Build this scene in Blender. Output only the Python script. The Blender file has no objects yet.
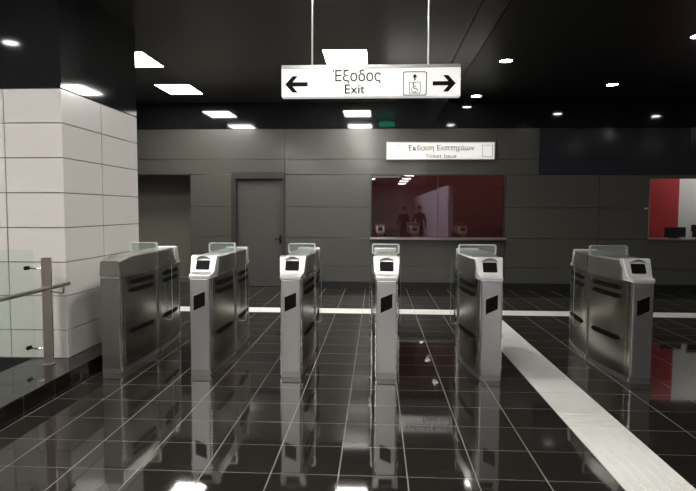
import bpy, bmesh, math, random
from mathutils import Vector, Matrix
random.seed(7)
SC = bpy.context.scene
COL = SC.collection
PI = math.pi
R = math.radians

# ------------------------------------------------------------------ materials
def mat(name, color=(.5,.5,.5), rough=.5, metal=0., spec=.5, emit=None, estr=0., trans=0., ior=1.5, coat=0., coat_rough=.03):
    m = bpy.data.materials.new(name); m.use_nodes = True
    b = m.node_tree.nodes['Principled BSDF']
    b.inputs['Base Color'].default_value = (*color, 1)
    b.inputs['Roughness'].default_value = rough
    b.inputs['Metallic'].default_value = metal
    b.inputs['Specular IOR Level'].default_value = spec
    b.inputs['IOR'].default_value = ior
    b.inputs['Transmission Weight'].default_value = trans
    b.inputs['Coat Weight'].default_value = coat
    b.inputs['Coat Roughness'].default_value = coat_rough
    if emit:
        b.inputs['Emission Color'].default_value = (*emit, 1)
        b.inputs['Emission Strength'].default_value = estr
    return m

def nodes(m): return m.node_tree.nodes, m.node_tree.links, m.node_tree.nodes['Principled BSDF']

def add_noise(m, c1, c2, scale=3., stretch=(1,1,1), detail=4., rough=None, bump=0., bscale=None, lo=.3, hi=.7):
    n, l, b = nodes(m)
    tc = n.new('ShaderNodeTexCoord'); mp = n.new('ShaderNodeMapping'); mp.inputs['Scale'].default_value = stretch
    l.new(tc.outputs['Object'], mp.inputs['Vector'])
    nz = n.new('ShaderNodeTexNoise'); nz.inputs['Scale'].default_value = scale; nz.inputs['Detail'].default_value = detail
    l.new(mp.outputs['Vector'], nz.inputs['Vector'])
    mr = n.new('ShaderNodeMapRange'); mr.inputs['From Min'].default_value = lo; mr.inputs['From Max'].default_value = hi
    l.new(nz.outputs['Fac'], mr.inputs['Value'])
    mx = n.new('ShaderNodeMix'); mx.data_type = 'RGBA'
    mx.inputs['A'].default_value = (*c1, 1); mx.inputs['B'].default_value = (*c2, 1)
    l.new(mr.outputs['Result'], mx.inputs['Factor']); l.new(mx.outputs['Result'], b.inputs['Base Color'])
    if rough:
        m2 = n.new('ShaderNodeMapRange'); m2.inputs['From Min'].default_value = lo; m2.inputs['From Max'].default_value = hi
        m2.inputs['To Min'].default_value = rough[0]; m2.inputs['To Max'].default_value = rough[1]
        l.new(nz.outputs['Fac'], m2.inputs['Value']); l.new(m2.outputs['Result'], b.inputs['Roughness'])
    if bump:
        bp = n.new('ShaderNodeBump'); bp.inputs['Strength'].default_value = bump; bp.inputs['Distance'].default_value = .002
        l.new(nz.outputs['Fac'], bp.inputs['Height']); l.new(bp.outputs['Normal'], b.inputs['Normal'])
    return m

def floor_material(name, x0, y0, pitch, tile_a, tile_b, grout, wx, wy, rough, ior=1.5, spec=.5):
    """square polished tiles with grout, laid on the world grid"""
    m = mat(name, tile_a, rough, ior=ior, spec=spec); n, l, b = nodes(m)
    tc = n.new('ShaderNodeTexCoord'); sp = n.new('ShaderNodeSeparateXYZ'); l.new(tc.outputs['Object'], sp.inputs[0])
    def M(op, a, c=None):
        q = n.new('ShaderNodeMath'); q.operation = op
        for i, v in enumerate((a, c)):
            if v is None: continue
            if isinstance(v, (int, float)): q.inputs[i].default_value = v
            else: l.new(v, q.inputs[i])
        return q.outputs[0]
    cells = []; lines = []
    for out, o, w in ((sp.outputs['X'], x0, wx), (sp.outputs['Y'], y0, wy)):
        t = M('DIVIDE', M('SUBTRACT', out, o), pitch)
        cells.append(M('FLOOR', t))
        fr = M('FRACT', t)
        d = M('MINIMUM', fr, M('SUBTRACT', 1.0, fr))
        lines.append(M('LESS_THAN', d, w/2/pitch))
    g = M('MAXIMUM', lines[0], lines[1])
    cb = n.new('ShaderNodeCombineXYZ'); l.new(cells[0], cb.inputs[0]); l.new(cells[1], cb.inputs[1])
    wn = n.new('ShaderNodeTexWhiteNoise'); l.new(cb.outputs[0], wn.inputs['Vector'])
    nz = n.new('ShaderNodeTexNoise'); nz.inputs['Scale'].default_value = 60; nz.inputs['Detail'].default_value = 3
    l.new(tc.outputs['Object'], nz.inputs['Vector'])
    fac = M('MULTIPLY', M('ADD', wn.outputs['Value'], nz.outputs['Fac']), .5)
    mx = n.new('ShaderNodeMix'); mx.data_type = 'RGBA'; mx.inputs['A'].default_value = (*tile_a, 1); mx.inputs['B'].default_value = (*tile_b, 1)
    l.new(fac, mx.inputs['Factor'])
    m2 = n.new('ShaderNodeMix'); m2.data_type = 'RGBA'; m2.inputs['B'].default_value = (*grout, 1)
    l.new(g, m2.inputs['Factor']); l.new(mx.outputs['Result'], m2.inputs['A']); l.new(m2.outputs['Result'], b.inputs['Base Color'])
    rr = n.new('ShaderNodeMix'); rr.inputs['B'].default_value = .6
    # slight wear makes reflections uneven from tile to tile
    n3 = n.new('ShaderNodeTexNoise'); n3.inputs['Scale'].default_value = 1.7; l.new(tc.outputs['Object'], n3.inputs['Vector'])
    ra = M('ADD', rough*.6, M('MULTIPLY', n3.outputs['Fac'], rough*.8))
    l.new(g, rr.inputs['Factor']); l.new(ra, rr.inputs['A']); l.new(rr.outputs['Result'], b.inputs['Roughness'])
    # tiny tilt per tile
    bp = n.new('ShaderNodeBump'); bp.inputs['Strength'].default_value = .25; bp.inputs['Distance'].default_value = .0015
    l.new(M('SUBTRACT', 1.0, g), bp.inputs['Height']); l.new(bp.outputs['Normal'], b.inputs['Normal'])
    return m

GX, GY, TP = .185, 3.195, .3985
M_floor = floor_material('polished_black_granite', GX, GY, TP, (.010,.0088,.0078), (.021,.0182,.016), (.155,.142,.126), .0070, .0040, .045, ior=1.46, spec=.33)
M_curb = floor_material('curb_granite', -2.60, 3.195, .41, (.005,.0045,.004), (.009,.008,.007), (.03,.027,.024), .003, .004, .08, ior=1.6)
M_wall = add_noise(mat('dark_enamel_panel', (.06,.058,.05), .32, coat=.4, coat_rough=.13), (.064,.062,.053), (.069,.067,.058), .5, detail=1., rough=(.30,.34), lo=.1, hi=.9)
M_wall2 = mat('blue_black_panel', (.024,.026,.032), .16)
M_alc = mat('alcove_paint', (.15,.145,.12), .4)
M_joint = mat('panel_joint', (.004,.004,.004), .7)
M_band = mat('black_gloss_panel', (.010,.0105,.012), .06, ior=1.6)
M_ceil = add_noise(mat('dark_gloss_ceiling', (.03,.03,.029), .25), (.060,.058,.054), (.066,.064,.060), .4, detail=1., lo=.1, hi=.9)
M_ceil2 = mat('black_ceiling', (.007,.0075,.0075), .35)
M_base = mat('black_skirting', (.004,.004,.004), .5)
M_white = add_noise(mat('white_cladding', (.62,.60,.57), .30, coat=.2, coat_rough=.1), (.53,.505,.49), (.57,.545,.53), .7, detail=1., lo=.1, hi=.9)
M_pjoint = mat('cladding_joint', (.03,.028,.026), .7)
M_door = add_noise(mat('door_paint', (.075,.068,.066), .42), (.058,.053,.050), (.064,.058,.056), 1.1)
M_dframe = mat('door_frame_paint', (.03,.028,.027), .35)
def steel(name, c, rough, stretch=(1,1,60), bump=.10):
    m = mat(name, c, rough, metal=1.)
    add_noise(m, tuple(v*.94 for v in c), tuple(min(1,v*1.04) for v in c), 2.5, (1,1,.5), 2., rough=(rough*.9, rough*1.1), lo=.2, hi=.8)
    return m
M_steel = steel('brushed_steel_side', (.47,.455,.42), .22, (60,60,1.))
M_steel_f = steel('brushed_steel_front', (.56,.545,.55), .36, (60,60,1.))
M_cap = steel('brushed_steel_cap', (.34,.33,.305), .34, (60,60,1.))
M_head = mat('satin_silver_head', (.72,.72,.71), .36, metal=.6)
M_bright = mat('polished_trim', (.85,.85,.84), .18, metal=1.)
M_dark = mat('black_plastic', (.002,.002,.002), .5, spec=.12)
M_slot = mat('black_rubber_slot', (.002,.002,.002), .8, spec=.08)
M_plinth = mat('plinth_steel', (.42,.41,.40), .42, metal=1.)
M_rail = mat('rail_steel', (.55,.53,.50), .25, metal=1.)
M_post = steel('post_steel', (.50,.44,.39), .32, (60,60,1.))
def glass(name, tint=(.95,.98,.965), ior=1.45):
    m = bpy.data.materials.new(name); m.use_nodes = True; n = m.node_tree.nodes; l = m.node_tree.links; n.clear()
    o = n.new('ShaderNodeOutputMaterial'); t = n.new('ShaderNodeBsdfTransparent'); g = n.new('ShaderNodeBsdfGlossy')
    t.inputs['Color'].default_value = (*tint, 1); g.inputs['Roughness'].default_value = .01
    f = n.new('ShaderNodeFresnel'); f.inputs['IOR'].default_value = ior
    mx = n.new('ShaderNodeMixShader'); l.new(f.outputs[0], mx.inputs[0]); l.new(t.outputs[0], mx.inputs[1]); l.new(g.outputs[0], mx.inputs[2])
    l.new(mx.outputs[0], o.inputs['Surface'])
    ge = n.new('ShaderNodeNewGeometry'); iv = n.new('ShaderNodeMath'); iv.operation = 'SUBTRACT'; iv.inputs[0].default_value = 1.; l.new(ge.outputs['Backfacing'], iv.inputs[1])
    mu = n.new('ShaderNodeMath'); mu.operation = 'MULTIPLY'; l.new(f.outputs[0], mu.inputs[0]); l.new(iv.outputs[0], mu.inputs[1]); l.new(mu.outputs[0], mx.inputs[0])
    return m
M_glass = glass('clear_glass')
M_winglass = glass('tinted_window_glass', (.55,.46,.47), 2.3)
M_hoop = mat('hoop_satin', (.80,.81,.80), .3, metal=.8)
M_gguard = glass('guard_glass_frosted', (.75,.82,.79), 1.6)
n_, l_ = M_gguard.node_tree.nodes, M_gguard.node_tree.links
df_ = n_.new('ShaderNodeBsdfDiffuse'); df_.inputs['Color'].default_value = (.75,.8,.78,1); ms_ = n_.new('ShaderNodeMixShader'); ms_.inputs[0].default_value = .12
ou_ = [q for q in n_ if q.type == 'OUTPUT_MATERIAL'][0]; pv_ = ou_.inputs[0].links[0].from_socket
l_.new(pv_, ms_.inputs[1]); l_.new(df_.outputs[0], ms_.inputs[2]); l_.new(ms_.outputs[0], ou_.inputs[0])
M_edge = mat('frosted_glass_edge', (.22,.26,.25), .3)
M_ggreen = mat('etched_guard_glass', (.42,.48,.46), .18, ior=1.6)
M_sign = mat('sign_face', (.8,.8,.78), .4, emit=(1,.985,.96), estr=.5)
M_sign2 = mat('ticket_sign_face', (.8,.8,.78), .4, emit=(1,.98,.93), estr=.48)
M_signcap = mat('sign_grey_cap', (.42,.42,.41), .35, metal=.6)
M_ink = mat('sign_ink', (.010,.010,.010), .8, spec=.05)
M_ink2 = mat('sign_grey_ink', (.04,.04,.04), .8, spec=.05)
M_hair = mat('thin_sign_line', (.28,.28,.27), .5)
LS = 52.
M_panel = mat('lamp_panel', (1,1,1), .5, emit=(1.,.975,.915), estr=LS)
M_down = mat('downlight_glow', (1,1,1), .5, emit=(1.,.98,.94), estr=50)
M_lampframe = mat('lamp_frame', (.03,.03,.03), .4)
M_ring = mat('downlight_ring', (.10,.10,.10), .3, metal=.8)
M_green = mat('green_exit_face', (.0,.2,.1), .4, emit=(.0,.75,.40), estr=2.2)
M_red = add_noise(mat('red_wall_panel', (.42,.03,.035), .4), (.42,.045,.05), (.48,.055,.06), 1.2)
M_redd = mat('booth_red_wall', (.34,.12,.12), .6)
M_cream = mat('white_office_wall', (.72,.71,.68), .5)
M_tact = add_noise(mat('pale_tactile_tile', (.66,.655,.63), .42, ior=1.45), (.60,.595,.575), (.70,.695,.67), 2.2, rough=(.35,.5))
M_lilac = mat('lilac_wall', (.62,.55,.74), .5)
M_rear = mat('rear_wall_paint', (.35,.34,.32), .4)
M_well = mat('stairwell_black', (.008,.008,.008), .5)
M_cloth = mat('dark_coat', (.03,.022,.03), .8); M_skin = mat('skin', (.45,.28,.2), .5); M_hairm = mat('dark_hair', (.02,.014,.02), .6)
M_mon = mat('monitor_back', (.012,.012,.013), .35)
M_monlt = mat('monitor_paper', (.6,.6,.6), .5)

# ------------------------------------------------------------------ helpers
def link(name, bm, m, parent=None, smooth=False, bevel=0.):
    bmesh.ops.remove_doubles(bm, verts=bm.verts, dist=1e-6)
    bmesh.ops.recalc_face_normals(bm, faces=bm.faces)
    me = bpy.data.meshes.new(name); bm.to_mesh(me); bm.free()
    ms = m if isinstance(m, (list, tuple)) else [m]
    for k in ms: me.materials.append(k)
    o = bpy.data.objects.new(name, me); COL.objects.link(o)
    if parent: o.parent = parent
    if smooth:
        for p in me.polygons: p.use_smooth = True
    if bevel:
        b = o.modifiers.new('bevel', 'BEVEL'); b.width = bevel; b.segments = 2; b.limit_method = 'ANGLE'; b.angle_limit = R(40)
    return o

def box(bm, x0, x1, y0, y1, z0, z1, mi=0):
    vs = [bm.verts.new(p) for p in ((x0,y0,z0),(x1,y0,z0),(x1,y1,z0),(x0,y1,z0),(x0,y0,z1),(x1,y0,z1),(x1,y1,z1),(x0,y1,z1))]
    for f in ((0,3,2,1),(4,5,6,7),(0,1,5,4),(1,2,6,5),(2,3,7,6),(3,0,4,7)):
        bm.faces.new([vs[i] for i in f]).material_index = mi

def B(*a):
    bm = bmesh.new(); box(bm, *a); return bm

def prism(bm, pts, axis, a, b, mi=0):
    """pts: 2D outline; axis: extrusion axis; the two remaining axes in xyz order take the 2D coords"""
    def P(p, t):
        return {'x': (t, p[0], p[1]), 'y': (p[0], t, p[1]), 'z': (p[0], p[1], t)}[axis]
    A = [bm.verts.new(P(p, a)) for p in pts]; Bv = [bm.verts.new(P(p, b)) for p in pts]
    bm.faces.new(A).material_index = mi; bm.faces.new(Bv[::-1]).material_index = mi
    n = len(pts)
    for i in range(n):
        bm.faces.new([A[i], Bv[i], Bv[(i+1) % n], A[(i+1) % n]]).material_index = mi

def tube(bm, pts, r, seg=12):
    pts = [Vector(p) for p in pts]; rings = []
    up = Vector((0, 0, 1))
    for i, p in enumerate(pts):
        d = (pts[min(i+1, len(pts)-1)] - pts[max(i-1, 0)]).normalized()
        a = d.cross(up)
        if a.length < .05: a = d.cross(Vector((1, 0, 0)))
        a.normalize(); c = d.cross(a)
        rings.append([bm.verts.new(p + (a*math.cos(2*PI*k/seg) + c*math.sin(2*PI*k/seg))*r) for k in range(seg)])
    for i in range(len(rings)-1):
        for k in range(seg):
            bm.faces.new([rings[i][k], rings[i][(k+1) % seg], rings[i+1][(k+1) % seg], rings[i+1][k]])
    bm.faces.new(rings[0][::-1]); bm.faces.new(rings[-1])

def rrect(x0, x1, y0, y1, r, seg=5):
    out = []
    for cx, cy, a in ((x1-r, y1-r, 0), (x0+r, y1-r, 90), (x0+r, y0+r, 180), (x1-r, y0+r, 270)):
        for k in range(seg+1):
            t = R(a+90*k/seg); out.append((cx+r*math.cos(t), cy+r*math.sin(t)))
    return out

def ring_prism(bm, outer, inner, axis, a, b):
    def P(p, t): return {'x': (t, p[0], p[1]), 'y': (p[0], t, p[1]), 'z': (p[0], p[1], t)}[axis]
    L = [[bm.verts.new(P(p, t)) for p in pts] for pts, t in ((outer, a), (outer, b), (inner, a), (inner, b))]
    n = len(outer)
    for i in range(n):
        j = (i+1) % n
        for q in ((0, 1), (1, 3), (3, 2), (2, 0)):
            bm.faces.new([L[q[0]][i], L[q[0]][j], L[q[1]][j], L[q[1]][i]])

def thing(name, label, cat, loc=(0,0,0), group=None, rz=0):
    o = bpy.data.objects.new(name, None); COL.objects.link(o); o.location = loc; o.rotation_euler.z = rz
    o.empty_display_size = .1
    return tag(o, label, cat, group)

def tag(o, label, cat, group=None):
    o['label'] = label; o['category'] = cat
    if group: o['group'] = group
    return o

def struct(name, bm, m, parent=None, **k):
    o = link(name, bm, m, parent, **k)
    if not parent: o['kind'] = 'structure'
    return o

def copy_tree(o, parent=None):
    c = o.copy(); COL.objects.link(c); c.parent = parent
    for ch in [x for x in bpy.data.objects if x.parent == o]: copy_tree(ch, c)
    return c

# ------------------------------------------------------------------ setting
H = 3.63; WY = 11.1; XL = -7.0; XR = 11.0; YB = -26.0
CX = -2.63              # edge of the raised curb
PX, PY0, PY1 = -2.87, 5.06, 6.68
WELL = -3.20

bm = bmesh.new()
box(bm, CX-.02, XR, YB, 14, -.12, 0)
box(bm, XL, CX-.02, PY1-.3, 14, -.12, 0)
struct('floor', bm, M_floor)

bm = bmesh.new(); box(bm, XL, 1.035, YB, WY, H, H+.1); box(bm, 1.047, 1.315, YB, WY, H, H+.1)
struct('ceiling', bm, M_ceil)
bm = bmesh.new(); box(bm, 1.327, XR, YB, WY, H, H+.1)
o = struct('ceiling', bm, M_ceil2)
bm = bmesh.new(); box(bm, 1.035, 1.047, YB, WY, H+.02, H+.1); box(bm, 1.315, 1.327, YB, WY, H+.02, H+.1)
struct('trim_1', bm, M_joint)

# back wall: enamel panels with open joints, rows of 0.6 m
G = .009
ZR = [.0, .437, 1.005, 1.605, 2.235, 2.535, 3.125]
def panel_grid(bm, xs, zs, y0, y1):
    for a, b in zip(xs[:-1], xs[1:]):
        for c, d in zip(zs[:-1], zs[1:]):
            box(bm, a+G/2, b-G/2, y0, y1, c+G/2, d-G/2)
AL0, AL1 = -5.9, -3.715           # alcove
DX0, DX1, DZ = -2.88, -1.817, 2.285
WX0, WX1, WZ0, WZ1 = -.127, 2.485, 1.005, 2.235
OX0, OX1, OZ0, OZ1 = 5.18, 8.6, 1.005, 2.17
bm = bmesh.new()
yf, yb = WY, WY+.03
panel_grid(bm, [AL1, DX0], ZR[:5], yf, yb)
panel_grid(bm, [DX1, WX0], ZR[:5], yf, yb)
panel_grid(bm, [WX0, WX1], ZR[:3], yf, yb)
panel_grid(bm, [WX1, 4.25, OX0], ZR[:5], yf, yb)
panel_grid(bm, [OX0, 6.9, OX1], ZR[:3], yf, yb)
panel_grid(bm, [OX1, XR], ZR[:5], yf, yb)
panel_grid(bm, [XL, AL0], ZR[:5], yf, yb)
panel_grid(bm, [XL, -1.817, 3.1], ZR[4:], yf, yb)
box(bm, OX0, OX1, yf, yb, 2.17, 2.231)
struct('wall_back', bm, M_wall, bevel=.002)
bm = bmesh.new(); panel_grid(bm, [3.1, 5.9, 8.5, XR], ZR[4:], yf, yb)
struct('wall_back', bm, M_wall2, bevel=.002)
bm = bmesh.new()
def back(x0, x1, z0, z1): box(bm, x0, x1, yb, yb+.10, z0, z1)
back(XL, AL0, 0, 2.235); back(AL1, DX0+.0, 0, 2.235); back(DX1, WX0, 0, 2.235); back(WX0, WX1, 0, 1.0)
back(WX1, OX0, 0, 2.235); back(OX0, OX1, 0, 1.0); back(OX1, XR, 0, 2.235)
box(bm, XL, XR, yb, yb+.10, 2.24, H); box(bm, OX0, OX1, yb, yb+.1, 2.17, 2.24)
struct('wall_back', bm, M_joint)
bm = bmesh.new(); box(bm, XL, XR, WY-.006, WY+.03, 3.13, H)
struct('trim_2', bm, M_band)
bm = bmesh.new()
for a, b in ((AL1, DX0-.01), (DX1+.01, OX0+3), (OX1, XR)): box(bm, a, b, WY-.012, WY, 0, .135)
struct('baseboard_back', bm, M_base)

# alcove on the left of the back wall
bm = bmesh.new()
box(bm, AL0, AL1, WY+.80, WY+.9, 0, 2.3)
box(bm, AL0-.1, AL0, WY+.03, WY+1.4, 0, 2.3); box(bm, AL1, AL1+.1, WY+.131, WY+1.4, 0, 2.3)
struct('wall_alcove', bm, M_alc)
bm = bmesh.new(); box(bm, AL0-.1, AL1+.1, WY+.131, WY+1.4, 2.3, 2.4); box(bm, AL0, AL1, WY, WY+.1, 2.212, 2.24)
struct('ceiling_alcove', bm, M_ceil2)
struct('baseboard_alcove', B(AL0, AL1, WY+.70, WY+.80, 0, .10), M_alc)

# door
bm = bmesh.new()
box(bm, DX0, DX0+.085, WY-.008, WY+.16, 0, DZ); box(bm, DX1-.04, DX1, WY-.008, WY+.16, 0, DZ); box(bm, DX0+.085, DX1-.04, WY-.008, WY+.16, DZ-.13, DZ)
d = struct('door_1', B(DX0+.085, DX1-.04, WY+.10, WY+.15, .01, DZ-.13), M_door)
link('door_frame', bm, M_dframe, d, bevel=.003)
bm = bmesh.new(); hx = DX1-.11
tube(bm, [(hx, WY+.10, .965), (hx, WY+.045, .965)], .011); tube(bm, [(hx, WY+.05, .965), (hx-.11, WY+.05, .965)], .010)
bm2 = bmesh.new(); prism(bm2, rrect(hx-.022, hx+.022, .87, 1.04, .02), 'y', WY+.092, WY+.10)
h_ = link('door_handle', bm, M_dark, d, smooth=True); h_['label'] = 'black lever handle'
link('lock_plate', bm2, M_dark, h_)

# ticket window: booth behind, two panes, steel frame, projecting ledge
w = struct('window_1', B(WX0+.02, 1.176, WY+.03, WY+.042, WZ0+.02, WZ1-.01), M_winglass)
struct('pane', B(1.186, WX1-.03, WY+.03, WY+.042, WZ0+.02, WZ1-.01), M_winglass, w)
bm = bmesh.new()
box(bm, WX0, WX0+.02, WY+.0, WY+.10, WZ0, WZ1); box(bm, WX1-.03, WX1, WY+.0, WY+.10, WZ0, WZ1)
box(bm, WX0, WX1, WY+.0, WY+.10, WZ1-.012, WZ1)
link('window_frame', bm, M_dframe, w)
link('window_sill', B(WX0-.005, WX1+.005, WY-.16, WY+.13, .975, 1.012), M_cap, w, bevel=.004)
bm = bmesh.new(); box(bm, WX1-.036, WX1-.028, WY-.004, WY+.0, 1.03, 1.85)
link('steel_edge', bm, M_bright, w)
bm = bmesh.new()
box(bm, -.6, 4.6, 13.6, 13.7, 0, 2.9)
struct('wall_booth', bm, M_redd)
bm = bmesh.new(); box(bm, -.7, -.6, WY+.131, 13.7, 0, 2.9); box(bm, 4.6, 4.7, WY+.131, 13.7, 0, 2.9)
struct('wall_booth', bm, M_redd)
struct('ceiling_booth', B(-.7, 4.9, WY+.131, 13.7, 2.9, 3.0), M_ceil2)

# information desk opening on the right
bm = bmesh.new(); box(bm, 4.9, 6.41, 12.4, 12.5, 0, 2.9); box(bm, 4.9, 5.0, WY+.131, 12.4, 0, 2.9)
struct('wall_office', bm, M_red)
bm = bmesh.new(); box(bm, 6.41, 9.5, 12.41, 12.5, 0, 2.9); box(bm, 9.5, 9.6, WY+.131, 12.5, 0, 2.9)
struct('wall_office', bm, M_cream)
struct('ceiling_office', B(4.9, 9.6, WY+.131, 12.5, 2.9, 3.0), M_cream)
bm = bmesh.new(); box(bm, OX0, OX0+.02, WY+.0, WY+.13, OZ0, OZ1)
box(bm, OX1-.02, OX1, WY, WY+.13, OZ0, OZ1)
struct('trim_3', bm, M_bright)
ct = struct('counter_top', B(OX0-.6, OX1, WY-.05, WY+.75, 1.012, 1.04), M_band, bevel=.003) if False else None
bm = bmesh.new(); box(bm, OX0+.02, OX1-.02, WY-.03, WY+.80, .985, 1.012)
o = link('desk_top', bm, M_cap, bevel=.003)
tag(o, 'dark metal counter top in the opening on the right, under the monitors', 'counter')

# side and rear walls
struct('wall_left', B(XL-.1, XL, YB, 14, -3.2, H), M_rear)
struct('wall_right', B(XR, XR+.1, YB, WY+.1, 0, H), M_rear)
struct('wall_rear', B(XL, XR, YB-.1, YB, 0, H), M_rear)
struct('wall_rear_side', B(3.15, 3.35, YB, -3.0, 0, 2.68), M_lilac)

# clad block left: white tiles below, black gloss above
ztile = [.15+.0, .415, .735, 1.05, 1.37, 1.69, 2.01, 2.325, 2.635]
bm = bmesh.new(); g = .008; T = .02
def tiles(kind, cuts):
    for a, b in zip(cuts[:-1], cuts[1:]):
        for c, dd in zip(ztile[:-1], ztile[1:]):
            if kind == 'front': box(bm, a+g/2, b-g/2, PY0, PY0+T, c+g/2, dd-g/2)
            else: box(bm, PX-T, PX, a+g/2, b-g/2, c+g/2, dd-g/2)
tiles('front', [XL, -6.05, -5.43, -4.80, -4.10, -3.415, PX-.0+g/2])
tiles('side', [PY0+T-g/2, 5.80, PY1])
struct('wall_left_pillar', bm, M_white, bevel=.0015)
bm = bmesh.new(); box(bm, XL, PX-T, PY0+T, PY1, -3.1, 2.638)
struct('wall_left_pillar', bm, M_pjoint)
bm = bmesh.new(); box(bm, XL, PX-.002, PY0+.002, PY1-.002, 2.645, H)
struct('trim_4', bm, M_band)

# raised curb along the left, stairwell beyond it
bm = bmesh.new(); box(bm, WELL, CX, YB+20, PY0+T, -.1, .15); box(bm, PX-.01, CX, PY0+T, PY1-.3, -.1, .15)
struct('floor_curb', bm, M_curb, bevel=.004)
bm = bmesh.new(); box(bm, XL, WELL-.0, YB+20, PY0, -3.2, -3.1); box(bm, WELL-.02, WELL-.001, YB+20, PY0, -3.1, .13); box(bm, XL, WELL-.02, YB+19.9, YB+20, -3.1, 0)
box(bm, XL, WELL-.02, PY0-.03, PY0-.001, -3.1, .155)
struct('wall_stairwell', bm, M_well)
struct('floor_rear_left', B(XL, CX-.02, YB, YB+19.9, -.12, 0), M_floor)

# ------------------------------------------------------------------ floor strips
def tile_row(name, x0, x1, y0, y1, label, across):
    bm = bmesh.new()
    n = round(((x1-x0) if across else (y1-y0))/TP)
    for i in range(n):
        if across: box(bm, x0+i*TP+.002, x0+(i+1)*TP-.002, y0+.003, y1-.003, -.01, .003)
        else: box(bm, x0+.003, x1-.003, y0+i*TP+.002, y0+(i+1)*TP-.002, -.01, .003)
    return bm
LY = GY+13*TP
bm = tile_row('l', GX-18*TP, GX+27*TP, LY, LY+TP, '', True)
o = struct('floor_white_line', bm, M_tact)
SX = GX+3*TP
bm = tile_row('s', SX, SX+TP, GY-8*TP, LY, '', False)
# guidance ribs: cross ribs on one tile, then long ribs towards the viewer
y0 = GY+2*TP
for k in range(5):
    yy = y0+.05+k*.068; box(bm, SX+.02, SX+TP-.02, yy, yy+.03, .002, .008)
for i in range(0, 10):
    a = y0-(i+1)*TP
    for k in range(5):
        xx = SX+.045+k*.068; box(bm, xx, xx+.032, a+.015, a+TP-.015, .002, .008)
struct('floor_tactile_strip', bm, M_tact)

# ------------------------------------------------------------------ ticket gates
LG = .80      # half length
def wid(t, mid):            # half width at distance t from the end
    s = min(max(t/LG, 0), 1)
    return .092+(mid-.092)*math.sin(s*PI/2)**.9
def outline(mid, grow=0., t0=0., n=12):
    ts = [t0+(LG-t0)*i/n for i in range(n+1)]
    ys = [(-LG+t, wid(t, mid)) for t in ts]+[(LG-t, wid(t, mid)) for t in ts[::-1][1:]]
    return [(w_+grow, y) for y, w_ in ys]+[(-w_-grow, y) for y, w_ in ys[::-1]]

def side_surface(bm, mid, sgn, end, t0, t1, z0, z1, off, thick, n=8, rnd=0.):
    """curved plate hugging the bowed side; end=-1 near half, +1 far half"""
    L = []
    for i in range(n+1):
        t = t0+(t1-t0)*i/n
        y = end*(LG-t); x = sgn*(wid(t, mid)+off); xi = sgn*(wid(t, mid)+off-thick)
        e = 0.
        if rnd:
            dd = min(t-t0, t1-t)
            if dd < rnd: e = rnd-math.sqrt(max(rnd**2-(rnd-dd)**2, 0))
        L.append([bm.verts.new(p) for p in ((x, y, z0+e*.98), (x, y, z1-e*.98), (xi, y, z1-e*.98), (xi, y, z0+e*.98))])
    for i in range(n):
        for k in range(4):
            bm.faces.new([L[i][k], L[i][(k+1) % 4], L[i+1][(k+1) % 4], L[i+1][k]])
    bm.faces.new(L[0]); bm.faces.new(L[-1][::-1])

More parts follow.
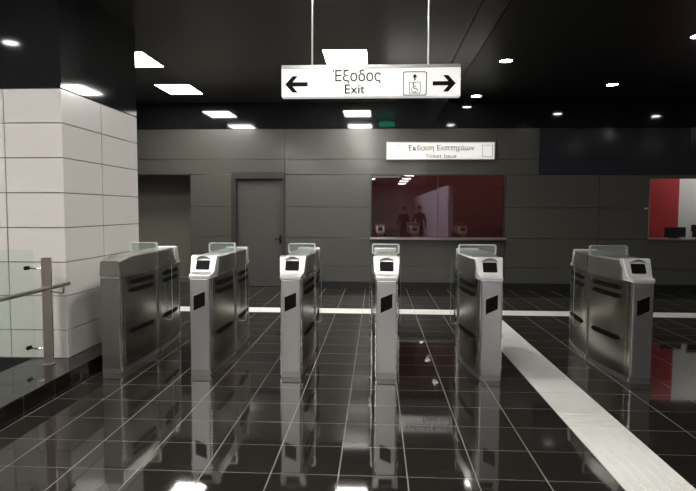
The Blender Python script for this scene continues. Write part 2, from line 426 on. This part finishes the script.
def make_gate(label, mid, plain=False):
    t = thing('ticket_gate', label, 'ticket gate', (0,0,0), 'ticket gates across the hall')
    bm = bmesh.new(); prism(bm, outline(mid), 'z', .05, .915)
    link('body', bm, M_steel, t, bevel=.003)
    bm = bmesh.new(); prism(bm, outline(mid, -.004), 'z', 0, .051)
    link('plinth', bm, M_plinth, t)
    # upper casing
    ends = [0.0 if plain else .16, .16]
    n = 10
    bm = bmesh.new()
    rows = []
    for i in range(2*n+1):
        if i <= n: tt = ends[0]+(LG-ends[0])*i/n; y = -LG+tt
        else: tt = ends[1]+(LG-ends[1])*(2*n-i)/n; y = LG-tt
        w_ = wid(tt, mid)
        blend = min(tt/LG, 1)
        wt = max(w_-.012, .112 if not plain else .09)*1.0
        zt = 1.100
        if plain and i <= 3: zt = 1.062+.012*i
        # lower shoulder narrower/wider, top slightly narrower
        rows.append([bm.verts.new(p) for p in ((w_+.004, y, .918), (w_+.006, y, .935), (wt, y, zt-.012), (wt-.014, y, zt), (-wt+.014, y, zt), (-wt, y, zt-.012), (-w_-.006, y, .935), (-w_-.004, y, .918))])
    for a, b in zip(rows[:-1], rows[1:]):
        for k in range(8): bm.faces.new([a[k], a[(k+1) % 8], b[(k+1) % 8], b[k]])
    bm.faces.new(rows[0]); bm.faces.new(rows[-1][::-1])
    link('top_casing', bm, M_cap, t)
    # reader heads
    for end in ((1,) if plain else (-1, 1)):
        bm = bmesh.new()
        # section profile (s from the end, z), half widths at each point
        prof = [(-.010,.905,.094), (-.010,.940,.100), (.055,.952,.106), (.080,.966,.112), (.145,1.100,.124), (.160,1.110,.125), (.215,1.110,.125), (.23,.905,.112)]
        A = [bm.verts.new((w_, end*(LG-s), z)) for s, z, w_ in prof]; C = [bm.verts.new((-w_, end*(LG-s), z)) for s, z, w_ in prof]
        bm.faces.new(A); bm.faces.new(C[::-1])
        for i in range(len(prof)):
            j = (i+1) % len(prof); bm.faces.new([A[i], C[i], C[j], A[j]])
        hd = link('reader_head', bm, M_head, t, bevel=.006); hd['label'] = 'pale satin reader head'
        # slanted frame: point at parameter u (0 low..1 high) on slant
        def S(u, off): # y,z
            s = .080+(.145-.080)*u; z = .966+(1.100-.966)*u
            nx, nz = -.905, .426   # outward normal in (s,z)
            return end*(LG-(s+nx*off)), z+nz*off
        bm = bmesh.new()
        def slab(bm, x0, x1, u0, u1, o0, o1, r=.0):
            out = rrect(x0, x1, u0*.1525, u1*.1525, .010, 4)
            V = [[bm.verts.new((x, *S(v/.1525, o))) for x, v in out] for o in (o0, o1)]
            bm.faces.new(V[0]); bm.faces.new(V[1][::-1]); m_ = len(out)
            for i in range(m_): bm.faces.new([V[0][i], V[0][(i+1) % m_], V[1][(i+1) % m_], V[1][i]])
        slab(bm, -.064, .064, .10, .74, -.004, .003)
        link('screen', bm, M_dark, hd)
        # hood: shallow arched visor over the screen
        bm = bmesh.new(); nn = 10; Ls = []
        for i in range(nn+1):
            x = -.075+.15*i/nn; k = 1-(x/.075)**2
            y0_, z0_ = S(.78+.10*k, -.006); y1_, z1_ = S(.74+.16*k, .008+.030*k)
            Ls.append([bm.verts.new(p) for p in ((x, y0_, z0_), (x, y0_, z0_+.008), (x, y1_, z1_+.006), (x, y1_, z1_))])
        for a, b in zip(Ls[:-1], Ls[1:]):
            for k in range(4): bm.faces.new([a[k], a[(k+1) % 4], b[(k+1) % 4], b[k]])
        bm.faces.new(Ls[0]); bm.faces.new(Ls[-1][::-1])
        link('hood', bm, M_cap, hd, smooth=False)
        # card target on the front panel, a leaning parallelogram
        bm = bmesh.new(); ys = sorted((end*(LG+.010), end*(LG+.016)))
        prism(bm, [(-.054,.610), (.052,.660), (.052,.790), (-.054,.745)], 'y', *ys)
        ct_ = ('card_target', bm)
        fp = bmesh.new(); ys = sorted((end*(LG-.02), end*(LG+.010)))
        box(fp, -.086, .086, *ys, .052, .902)
        f_ = link('front_panel', fp, M_steel_f, t, bevel=.004)
        link(*ct_, M_dark, f_)
    if plain:
        fp = bmesh.new(); box(fp, -.086, .086, -LG-.008, -LG+.02, .052, .902)
        link('front_panel', fp, M_cap, t, bevel=.004)
        fp = bmesh.new(); box(fp, -.096, .096, -LG-.014, -LG+.02, .903, .915)
        link('edge_strip', fp, M_bright, t)
    # side plates, slots and corner trims
    for sgn in (-1, 1):
        for end in (-1, 1):
            bm = bmesh.new(); side_surface(bm, mid, sgn, end, .07, .745, .075, .905, .005, .01)
            sp = link('side_panel', bm, M_steel, t)
            for z in (.845, .765, .375):
                bm = bmesh.new(); side_surface(bm, mid, sgn, end, .15, .67, z-.022, z+.022, .0135, .014, 12, .018)
                link('side_slot', bm, M_slot, sp)
            bm = bmesh.new(); side_surface(bm, mid, sgn, end, .012, .030, .02, .905, .004, .012, 1)
            link('corner_trim', bm, M_bright, t)
    # hoop with etched glass at the middle
    wm = wid(LG, mid)+.012
    bm = bmesh.new()
    for sgn in (-1, 1):
        x0, x1 = sorted((sgn*(wm-.010), sgn*(wm+.006))); box(bm, x0, x1, -.022, .012, .0, 1.086)
        link('side_upright', bm, M_steel, t); bm = bmesh.new()
    outer = rrect(-wm-.002, wm+.002, 1.088, 1.195, .022); inner = rrect(-wm+.012, wm-.012, 1.098, 1.185, .014)
    ring_prism(bm, outer, inner, 'y', -.03, -.012)
    hp = link('hoop_frame', bm, M_hoop, t)
    bm = bmesh.new(); prism(bm, inner, 'y', -.024, -.018)
    gl = link('guard_glass', bm, M_gguard, t); gl['label'] = 'clear glass pane in the hoop'
    # retracted glass leaves peeping out of the sides behind the hoop
    for sgn in (-1, 1):
        bm = bmesh.new()
        pts = rrect(wm-.06, wm+.030, .30, 1.00, .03)
        prism(bm, [(sgn*x, z) for x, z in pts], 'y', .30, .310)
        link('glass_leaf', bm, M_glass, t)
        bm = bmesh.new()
        ring_prism(bm, [(sgn*x, z) for x, z in pts], [(sgn*x, z) for x, z in rrect(wm-.058, wm+.028, .302, .998, .028)], 'y', .2999, .3101)
        link('leaf_edge', bm, M_edge, t)
    return t

GYC = 5.10+LG
gA = make_gate('x', .130)
gW = make_gate('x', .180)
gP = make_gate('x', .135, True)
spec = [
 (gP, -2.475, 'ticket gate with plain blank end and no screen, beside the white tiled pillar'),
 (gA, -1.63, 'ticket gate with screen and black card pad, second from the white tiled pillar'),
 (None, -.785, 'slim ticket gate in front of the grey door, directly right of the second gate'),
 (None, .092, 'ticket gate seen straight on, in front of the left end of the ticket window'),
 (gW, 1.035, 'broad ticket gate just left of where the white floor strip passes'),
 (None, 2.36, 'rightmost broad ticket gate, right of the white floor strip')]
for i, (src, x, lab) in enumerate(spec):
    g_ = src
    if src is None: g_ = copy_tree(gA if i in (2, 3) else gW)
    g_.location = (x, GYC, 0); g_['label'] = lab

# ------------------------------------------------------------------ signs
FONT = None
def text_mesh(name, s, cx, cz, y, height, m, parent, bold=0., width=None, rot=True):
    cu = bpy.data.curves.new(name, 'FONT'); cu.body = s; cu.size = 1.; cu.extrude = .0; cu.offset = bold
    cu.align_x = 'CENTER'; cu.align_y = 'CENTER'
    o = bpy.data.objects.new(name+'_t', cu); COL.objects.link(o)
    bpy.context.view_layer.update()
    dg = bpy.context.evaluated_depsgraph_get()
    me = bpy.data.meshes.new_from_object(o.evaluated_get(dg)); bpy.data.objects.remove(o)
    xs = [v.co.x for v in me.vertices]; ys = [v.co.y for v in me.vertices]
    sx = height/(max(ys)-min(ys)); sy = sx
    if width: sx = width/(max(xs)-min(xs))
    ox = (max(xs)+min(xs))/2; oy = (max(ys)+min(ys))/2
    for v in me.vertices: v.co = Vector((cx+(v.co.x-ox)*sx, y, cz+(v.co.y-oy)*sy))
    bm = bmesh.new(); bm.from_mesh(me)
    bmesh.ops.recalc_face_normals(bm, faces=bm.faces)
    r = bmesh.ops.extrude_face_region(bm, geom=bm.faces[:])
    for v in r['geom']:
        if isinstance(v, bmesh.types.BMVert): v.co.y += .001
    ob = link(name, bm, m, parent); return ob

def arrow(bm, cx, cz, y, sgn, L=.115, hh=.078):
    # blunt-barbed arrow like a station arrow; sgn=+1 points right
    t = .0185
    pts = [(-L/2, t), (-L/2, -t), (L/2-.066, -t), (L/2-.112, -hh/2), (L/2-.066, -hh/2), (L/2, 0), (L/2-.066, hh/2), (L/2-.112, hh/2), (L/2-.066, t)]
    prism(bm, [(cx+sgn*a, cz+b) for a, b in pts], 'y', y, y+.001)

# hanging exit sign
SY = 5.0
sx0, sx1, sz0, sz1 = -.845, .712, 2.532, 2.805
s = thing('exit_sign', 'long white hanging exit sign with two black arrows', 'sign', ((sx0+sx1)/2, SY, H))
cxs = (sx0+sx1)/2
def loc(o, px, py, pz):    # keep world placement under the empty
    o.location = (-px, -py, -pz); return o
P_ = (cxs, SY, H)
loc(link('sign_panel', B(sx0, sx1, SY, SY+.09, sz0, sz1-.030), M_sign, s, bevel=.003), *P_)
loc(link('top_cap', B(sx0, sx1, SY-.003, SY+.093, sz1-.030, sz1), M_signcap, s, bevel=.002), *P_)
for hx in (-.58, .437):
    bm = bmesh.new(); tube(bm, [(hx, SY+.045, sz1-.01), (hx, SY+.045, H+.002)], .0075, 10); tube(bm, [(hx, SY+.045, H-.012), (hx, SY+.045, H+.001)], .03, 16)
    loc(link('hanging_rod', bm, M_signcap, s, smooth=False), *P_)
fy = SY-.0012
def U(px): return sx0+(px-282)/(460-282)*(sx1-sx0)       # sign layout, measured along the board
bm = bmesh.new(); arrow(bm, U(297), 2.640, fy, -1, .20, .142)
loc(link('left_arrow', bm, M_ink, s), *P_)
bm = bmesh.new(); arrow(bm, U(444), 2.640, fy, 1, .20, .142)
loc(link('right_arrow', bm, M_ink, s), *P_)
loc(text_mesh('lettering', 'Έξοδος', U(357.5), 2.703, fy, .118, M_ink2, s, .008, width=.42), *P_)  # paler ink here stands in for lamp glare washing out the word
loc(text_mesh('lettering', 'Exit', U(355.5), 2.596, fy, .080, M_ink, s, .008, width=.175), *P_)
# lift-for-wheelchair pictogram
pc, pz = U(415), 2.640
bm = bmesh.new()
ring_prism(bm, rrect(pc-.103, pc+.103, pz-.103, pz+.103, .016), rrect(pc-.095, pc+.095, pz-.095, pz+.095, .011), 'y', fy, fy+.001)
ring_prism(bm, rrect(pc-.050, pc+.050, pz-.085, pz+.015, .004), rrect(pc-.044, pc+.044, pz-.079, pz+.009, .002), 'y', fy, fy+.001)
prism(bm, [(pc-.006, pz+.026), (pc+.006, pz+.026), (pc+.006, pz+.052), (pc+.022, pz+.052), (pc, pz+.086), (pc-.022, pz+.052), (pc-.006, pz+.052)], 'y', fy, fy+.001)
def stroke(bm, pts, r):
    for (a, b), (c, d_) in zip(pts[:-1], pts[1:]):
        L = math.hypot(c-a, d_-b); nx, nz = -(d_-b)/L*r, (c-a)/L*r
        prism(bm, [(a+nx, b+nz), (c+nx, d_+nz), (c-nx, d_-nz), (a-nx, b-nz)], 'y', fy, fy+.001)
stroke(bm, [(pc-.012, pz-.008), (pc-.008, pz-.042), (pc+.016, pz-.042), (pc+.026, pz-.066)], .0032)
stroke(bm, [(pc-.011, pz-.024), (pc+.010, pz-.024)], .0028)
arc = [(pc-.004+.024*math.cos(R(a)), pz-.052+.022*math.sin(R(a))) for a in range(120, 340, 20)]
stroke(bm, arc, .0028)
prism(bm, [(pc-.013+.007*math.cos(R(a)), pz+.0+.007*math.sin(R(a))) for a in range(0, 360, 30)], 'y', fy, fy+.001)
loc(link('lift_pictogram', bm, M_ink, s), *P_)
bm = bmesh.new()
for px in (400.5, 430): box(bm, U(px)-.0012, U(px)+.0012, fy, fy+.001, sz0+.002, sz1-.032)
loc(link('panel_joint', bm, M_hair, s), *P_)

# ticket issue sign on the back wall
tx0, tx1, tz0, tz1 = .18, 2.237, 2.528, 2.850
P_ = ((tx0+tx1)/2, WY, tz0)
s = thing('ticket_issue_sign', 'white ticket sign board on the back wall above the ticket window', 'sign', P_)
TY = WY-.07; fy = TY-.0012
loc(link('sign_panel', B(tx0, tx1, TY, WY-.0, tz0, tz1), M_sign2, s), *P_)
bm = bmesh.new(); ring_prism(bm, [(tx0-.012, tz0-.012), (tx1+.012, tz0-.012), (tx1+.012, tz1+.012), (tx0-.012, tz1+.012)], [(tx0+.006, tz0+.006), (tx1-.006, tz0+.006), (tx1-.006, tz1-.006), (tx0+.006, tz1-.006)], 'y', TY-.004, WY)
loc(link('sign_frame', bm, M_signcap, s), *P_)
def V(px): return tx0+(px-41)/(658-41)*(tx1-tx0)
loc(text_mesh('lettering', 'Έκδοση Εισιτηρίων', V(352), 2.735, fy, .135, M_ink, s, .012, width=(545-160)/617*(tx1-tx0)), *P_)
loc(text_mesh('lettering', 'Ticket Issue', V(352), 2.592, fy, .080, M_ink, s, .008, width=(442-262)/617*(tx1-tx0)), *P_)
for c in (V(89), V(617)):
    bm = bmesh.new(); ring_prism(bm, rrect(c-.100, c+.100, 2.575, 2.80, .004), rrect(c-.091, c+.091, 2.584, 2.791, .003), 'y', fy-.003, fy+.001)
    loc(link('blank_square', bm, M_ink2, s), *P_)

# green emergency sign hung behind the exit sign, facing the back wall
P_ = (.21, 8.95, H)
s = thing('emergency_sign', 'small green emergency sign behind the hanging sign, mirrored in the black wall band', 'sign', P_)
link('sign_housing', B(-.19, .19, -.04, .0, -.17, -.03), M_lampframe, s, bevel=.004)
link('green_face', B(-.175, .175, .0, .004, -.16, -.04), M_green, s)
link('mounting_block', B(-.05, .05, -.03, -.0, -.03, .002), M_lampframe, s)

# ------------------------------------------------------------------ lamps
def panel_light(x, y, label, src=[None]):
    if src[0] is None:
        t = thing('ceiling_light', label, 'ceiling light', (x, y, H), 'square ceiling lights')
        a, b = .285, .385
        bm = bmesh.new(); ring_prism(bm, rrect(-a-.012, a+.012, -b-.012, b+.012, .002, 1), rrect(-a, a, -b, b, .002, 1), 'z', -.004, .001)
        link('light_frame', bm, M_lampframe, t)
        link('diffuser', B(-a, a, -b, b, -.003, .001), M_panel, t)
        src[0] = t
    else:
        t = copy_tree(src[0]); t.location = (x, y, H); t['label'] = label
    return t
ROW = [9.82, 7.88, 5.12]
panel_light(-3.45, 9.82, 'square ceiling light above the passage, right of the white pillar top')
panel_light(-3.42, 7.88, 'square ceiling light partly cut off by the edge of the black pillar top')
panel_light(-.44, 7.88, 'bright square ceiling light just above the hanging exit sign')
panel_light(-.44, 9.82, 'ceiling light behind the hanging exit sign, mirrored in the black wall band')
panel_light(-.44, 5.12, 'ceiling light at the top edge over the hanging exit sign')
panel_light(-3.42, 3.0, 'ceiling light over the stairwell left of the viewer')
for k in range(8):
    panel_light(-.44, 2.6-2.6*k, 'ceiling light of the middle row in the hall behind the viewer')
    panel_light(-3.42, 2.6-2.6*k, 'ceiling light of the left row in the hall behind the viewer')

for k in range(6):  # extra row, added to brighten the lilac wall mirrored in the ticket window
    panel_light(1.9, -5.0-3.4*k, 'added ceiling panel brightening the lilac wall in the hall behind the viewer')

def down(x, y, label, src=[None]):
    if src[0] is None:
        t = thing('downlight', label, 'downlight', (x, y, H), 'round downlights in the black ceiling')
        c = [(.088*math.cos(2*PI*k/28), .088*math.sin(2*PI*k/28)) for k in range(28)]
        e = [(.104*math.cos(2*PI*k/28), .104*math.sin(2*PI*k/28)) for k in range(28)]
        bm = bmesh.new(); ring_prism(bm, e, c, 'z', -.006, .001); link('trim_ring', bm, M_ring, t)
        bm = bmesh.new(); prism(bm, c, 'z', -.003, .001); link('lens', bm, M_down, t)
        src[0] = t
    else:
        t = copy_tree(src[0]); t.location = (x, y, H); t['label'] = label
    return t
down(1.78, 8.12, 'brightest round downlight, up and right of the exit sign')
down(1.79, 10.55, 'round downlight just below and right of the exit sign end')
down(3.86, 9.68, 'round downlight in the black ceiling left of the red wall panel')
down(3.82, 7.08, 'round downlight cut by the right edge of the picture')
down(-4.62, 3.1, 'downlight over the stairwell, mirrored in the black pillar top')
for x, y in ((1.79, 5.4), (3.82, 4.4), (6.1, 9.3), (6.1, 6.7), (6.1, 4.1), (8.5, 9.2), (8.5, 6.6), (8.5, 4.0), (1.79, 2.8), (3.82, 1.8), (1.79, .2), (3.82, -.8)):
    down(x, y, 'downlight outside the view lighting the right of the hall')

# unseen strips added to light the inside of the booth and the office
o = link('office_fill', B(6.2, 8.0, 11.55, 11.85, 2.86, 2.899), mat('office_fill_glow', (1,1,1), .5, emit=(1,.98,.95), estr=8))
tag(o, 'unseen fill strip added to brighten the office on the right', 'lamp')
o = link('booth_fill', B(-.2, 4.2, 12.3, 12.5, 2.86, 2.899), mat('booth_fill_glow', (1,1,1), .5, emit=(1,.93,.88), estr=9))
tag(o, 'unseen dim fill strip added to light the red ticket booth', 'lamp')

# ------------------------------------------------------------------ monitors on the desk
def monitor(x, y, z, w, h, rz, label, paper=False):
    t = thing('monitor', label, 'monitor', (x, y, z), 'monitors on the right desk', rz)
    bm = bmesh.new(); box(bm, -w/2, w/2, -.015, .015, .02, .02+h); link('screen_housing', bm, M_mon, t, bevel=.006)
    bm = bmesh.new(); box(bm, -w/2+.012, w/2-.012, .015, .018, .032, .008+h); link('display', bm, M_dark, t)
    bm = bmesh.new(); prism(bm, [(-.03, 0), (.03, 0), (.02, .12), (-.02, .12)], 'y', -.03, -.015); link('stand', bm, M_mon, t)
    bm = bmesh.new(); prism(bm, rrect(-.10, .10, -.08, .08, .03), 'z', 0, .012); link('stand_base', bm, M_mon, t)
    return t
monitor(5.92, 11.55, 1.012, .42, .20, R(3), 'black monitor seen from behind, in front of the red panel')
monitor(6.42, 11.50, 1.012, .42, .25, R(-6), 'black monitor seen from behind at the right picture edge')
t = thing('paper_tray', 'small white card stand between the two monitors', 'card stand', (6.13, 11.42, 1.012))
bm = bmesh.new(); box(bm, -.055, .055, -.03, .03, 0, .018); link('foot', bm, M_monlt, t)
bm = bmesh.new(); box(bm, .022, .034, -.03, .03, .018, .14); link('card', bm, M_monlt, t)
o = link('wall_switch', B(5.105, 5.16, WY-.012, WY, 1.585, 1.61), M_cream, bevel=.002)
tag(o, 'tiny pale fitting on the dark wall at the left edge of the red panel', 'switch')

# ------------------------------------------------------------------ railing by the stairwell
PXp, PYp = -2.935, 4.86
t = thing('railing', 'steel post railing with round handrail and glass on the curb by the white pillar', 'railing', (PXp, PYp, .15))
bm = bmesh.new(); prism(bm, rrect(-.044, .044, -.010, .010, .003, 2), 'z', 0, .96)
p_ = link('post', bm, M_post, t)
bm = bmesh.new(); prism(bm, rrect(-.048, .048, -.03, .03, .01), 'z', 0, .008)
link('base_plate', bm, M_bright, p_)
bm = bmesh.new(); tube(bm, [(.27, -.12, .748), (.27, -1.5, .748), (.27, -4.5, .748)], .017, 14)
link('handrail', bm, M_rail, t, smooth=True)
bm = bmesh.new(); tube(bm, [(.03, 0, .66), (.16, -.06, .655), (.23, -.15, .665), (.262, -.19, .70), (.27, -.20, .745)], .007, 8)
link('rail_bracket', bm, M_rail, t, smooth=True)
for z in (.865, .145):
    bm = bmesh.new(); tube(bm, [(-.04, 0, z), (-.10, -.004, z-.004), (-.18, -.0, z)], .008, 8); 
    q = link('clamp_arm', bm, M_bright, t, smooth=True)
    bm = bmesh.new(); tube(bm, [(-.18, -.022, z), (-.18, .022, z)], .018, 14)
    link('clamp_button', bm, M_dark, q)
bm = bmesh.new(); box(bm, -1.9, -.12, -.005, .005, .03, 1.03)
link('glass_panel', bm, M_glass, t)
# ------------------------------------------------------------------ two people far behind, seen as reflections in the ticket window
def person(x, y, rz, label, s=1.):
    t = thing('person', label, 'person', (x, y, 0), None, rz)
    V_ = {'pel': (0,0,.93,.15), 'wai': (0,0,1.08,.135), 'che': (0,.0,1.32,.155), 'nk': (0,.0,1.47,.06), 'hd0': (0,-.01,1.56,.075), 'hd1': (0,-.015,1.66,.09),
      'shL': (.17,0,1.40,.07), 'elL': (.25,.02,1.13,.048), 'wrL': (.26,-.06,.89,.032), 'haL': (.26,-.09,.80,.03),
      'shR': (-.17,0,1.40,.07), 'elR': (-.25,.02,1.13,.048), 'wrR': (-.26,-.06,.89,.032), 'haR': (-.26,-.09,.80,.03),
      'hiL': (.09,0,.86,.10), 'knL': (.10,-.02,.50,.065), 'anL': (.10,.02,.09,.042), 'toL': (.11,-.14,.04,.035),
      'hiR': (-.09,0,.86,.10), 'knR': (-.10,-.02,.50,.065), 'anR': (-.10,.02,.09,.042), 'toR': (-.11,-.14,.04,.035)}
    E_ = [('pel','wai'),('wai','che'),('che','nk'),('nk','hd0'),('hd0','hd1'),('che','shL'),('shL','elL'),('elL','wrL'),('wrL','haL'),('che','shR'),('shR','elR'),('elR','wrR'),('wrR','haR'),
      ('pel','hiL'),('hiL','knL'),('knL','anL'),('anL','toL'),('pel','hiR'),('hiR','knR'),('knR','anR'),('anR','toR')]
    ks = list(V_); me = bpy.data.meshes.new('body'); me.from_pydata([Vector(V_[k][:3])*s for k in ks], [(ks.index(a), ks.index(b)) for a, b in E_], [])
    o = bpy.data.objects.new('body', me); COL.objects.link(o); me.materials.append(M_cloth)
    sk = o.modifiers.new('s', 'SKIN'); sk.use_smooth_shade = True
    for i, k in enumerate(ks):
        r_ = V_[k][3]*s; me.skin_vertices[0].data[i].radius = (r_, r_*.8 if k in ('che','wai','pel') else r_); me.skin_vertices[0].data[i].use_root = k == 'pel'
    o.modifiers.new('u', 'SUBSURF').levels = 2; o.modifiers['u'].render_levels = 2
    bpy.context.view_layer.update()
    m2 = bpy.data.meshes.new_from_object(o.evaluated_get(bpy.context.evaluated_depsgraph_get())); m2.materials.clear()
    m2.materials.append(M_cloth); m2.materials.append(M_skin)
    zmin = min(v.co.z for v in m2.vertices)
    for v in m2.vertices: v.co.z -= zmin
    for p in m2.polygons:
        c = p.center; p.material_index = 1 if (c.z > 1.47*s or (c.z < .9*s and abs(c.x) > .21*s)) else 0; p.use_smooth = True
    o.modifiers.clear(); o.data = m2; o.parent = t
    bm = bmesh.new(); bmesh.ops.create_uvsphere(bm, u_segments=16, v_segments=10, radius=.105*s)
    for v in bm.verts:
        v.co = Vector((v.co.x*.92, v.co.y*1.05+.015*s, v.co.z*1.1+1.665*s-zmin))
    for v in [v for v in bm.verts if v.co.y < -.045*s and v.co.z < 1.70*s]: v.co.y = -.045*s
    link('hair', bm, M_hairm, o, smooth=True)
person(1.72, -.9, R(180), 'person in dark clothes, the clear silhouette reflected in the ticket window', 1.0)
person(1.12, -1.6, R(160), 'person in dark clothes, reflected left of the clear silhouette in the ticket window', .97)

# ------------------------------------------------------------------ world and camera
wd = bpy.data.worlds.new('w'); SC.world = wd; wd.use_nodes = True
wd.node_tree.nodes['Background'].inputs[0].default_value = (.02,.02,.022,1); wd.node_tree.nodes['Background'].inputs[1].default_value = .3
f = 565.; yaw, pitch, roll = R(2.93), R(3.56), R(.22)
fw = Vector((-math.sin(yaw)*math.cos(pitch), math.cos(yaw)*math.cos(pitch), -math.sin(pitch)))
r0 = Vector((math.cos(yaw), math.sin(yaw), 0)); u0 = r0.cross(fw)
r_ = math.cos(roll)*r0+math.sin(roll)*u0; u_ = -math.sin(roll)*r0+math.cos(roll)*u0
cam = bpy.data.cameras.new('camera'); co = bpy.data.objects.new('camera', cam); COL.objects.link(co)
mw = Matrix((( r_.x, u_.x, -fw.x, 0), (r_.y, u_.y, -fw.y, 0), (r_.z, u_.z, -fw.z, 1.54), (0,0,0,1)))
co.matrix_world = mw
cam.sensor_fit = 'HORIZONTAL'; cam.sensor_width = 36; cam.lens = f/696*36; cam.clip_start = .05; cam.clip_end = 200
SC.camera = co
vs = SC.view_settings; vs.view_transform = 'Standard'; vs.look = 'None'; vs.gamma = 1; vs.use_curve_mapping = False; vs.exposure = 0.
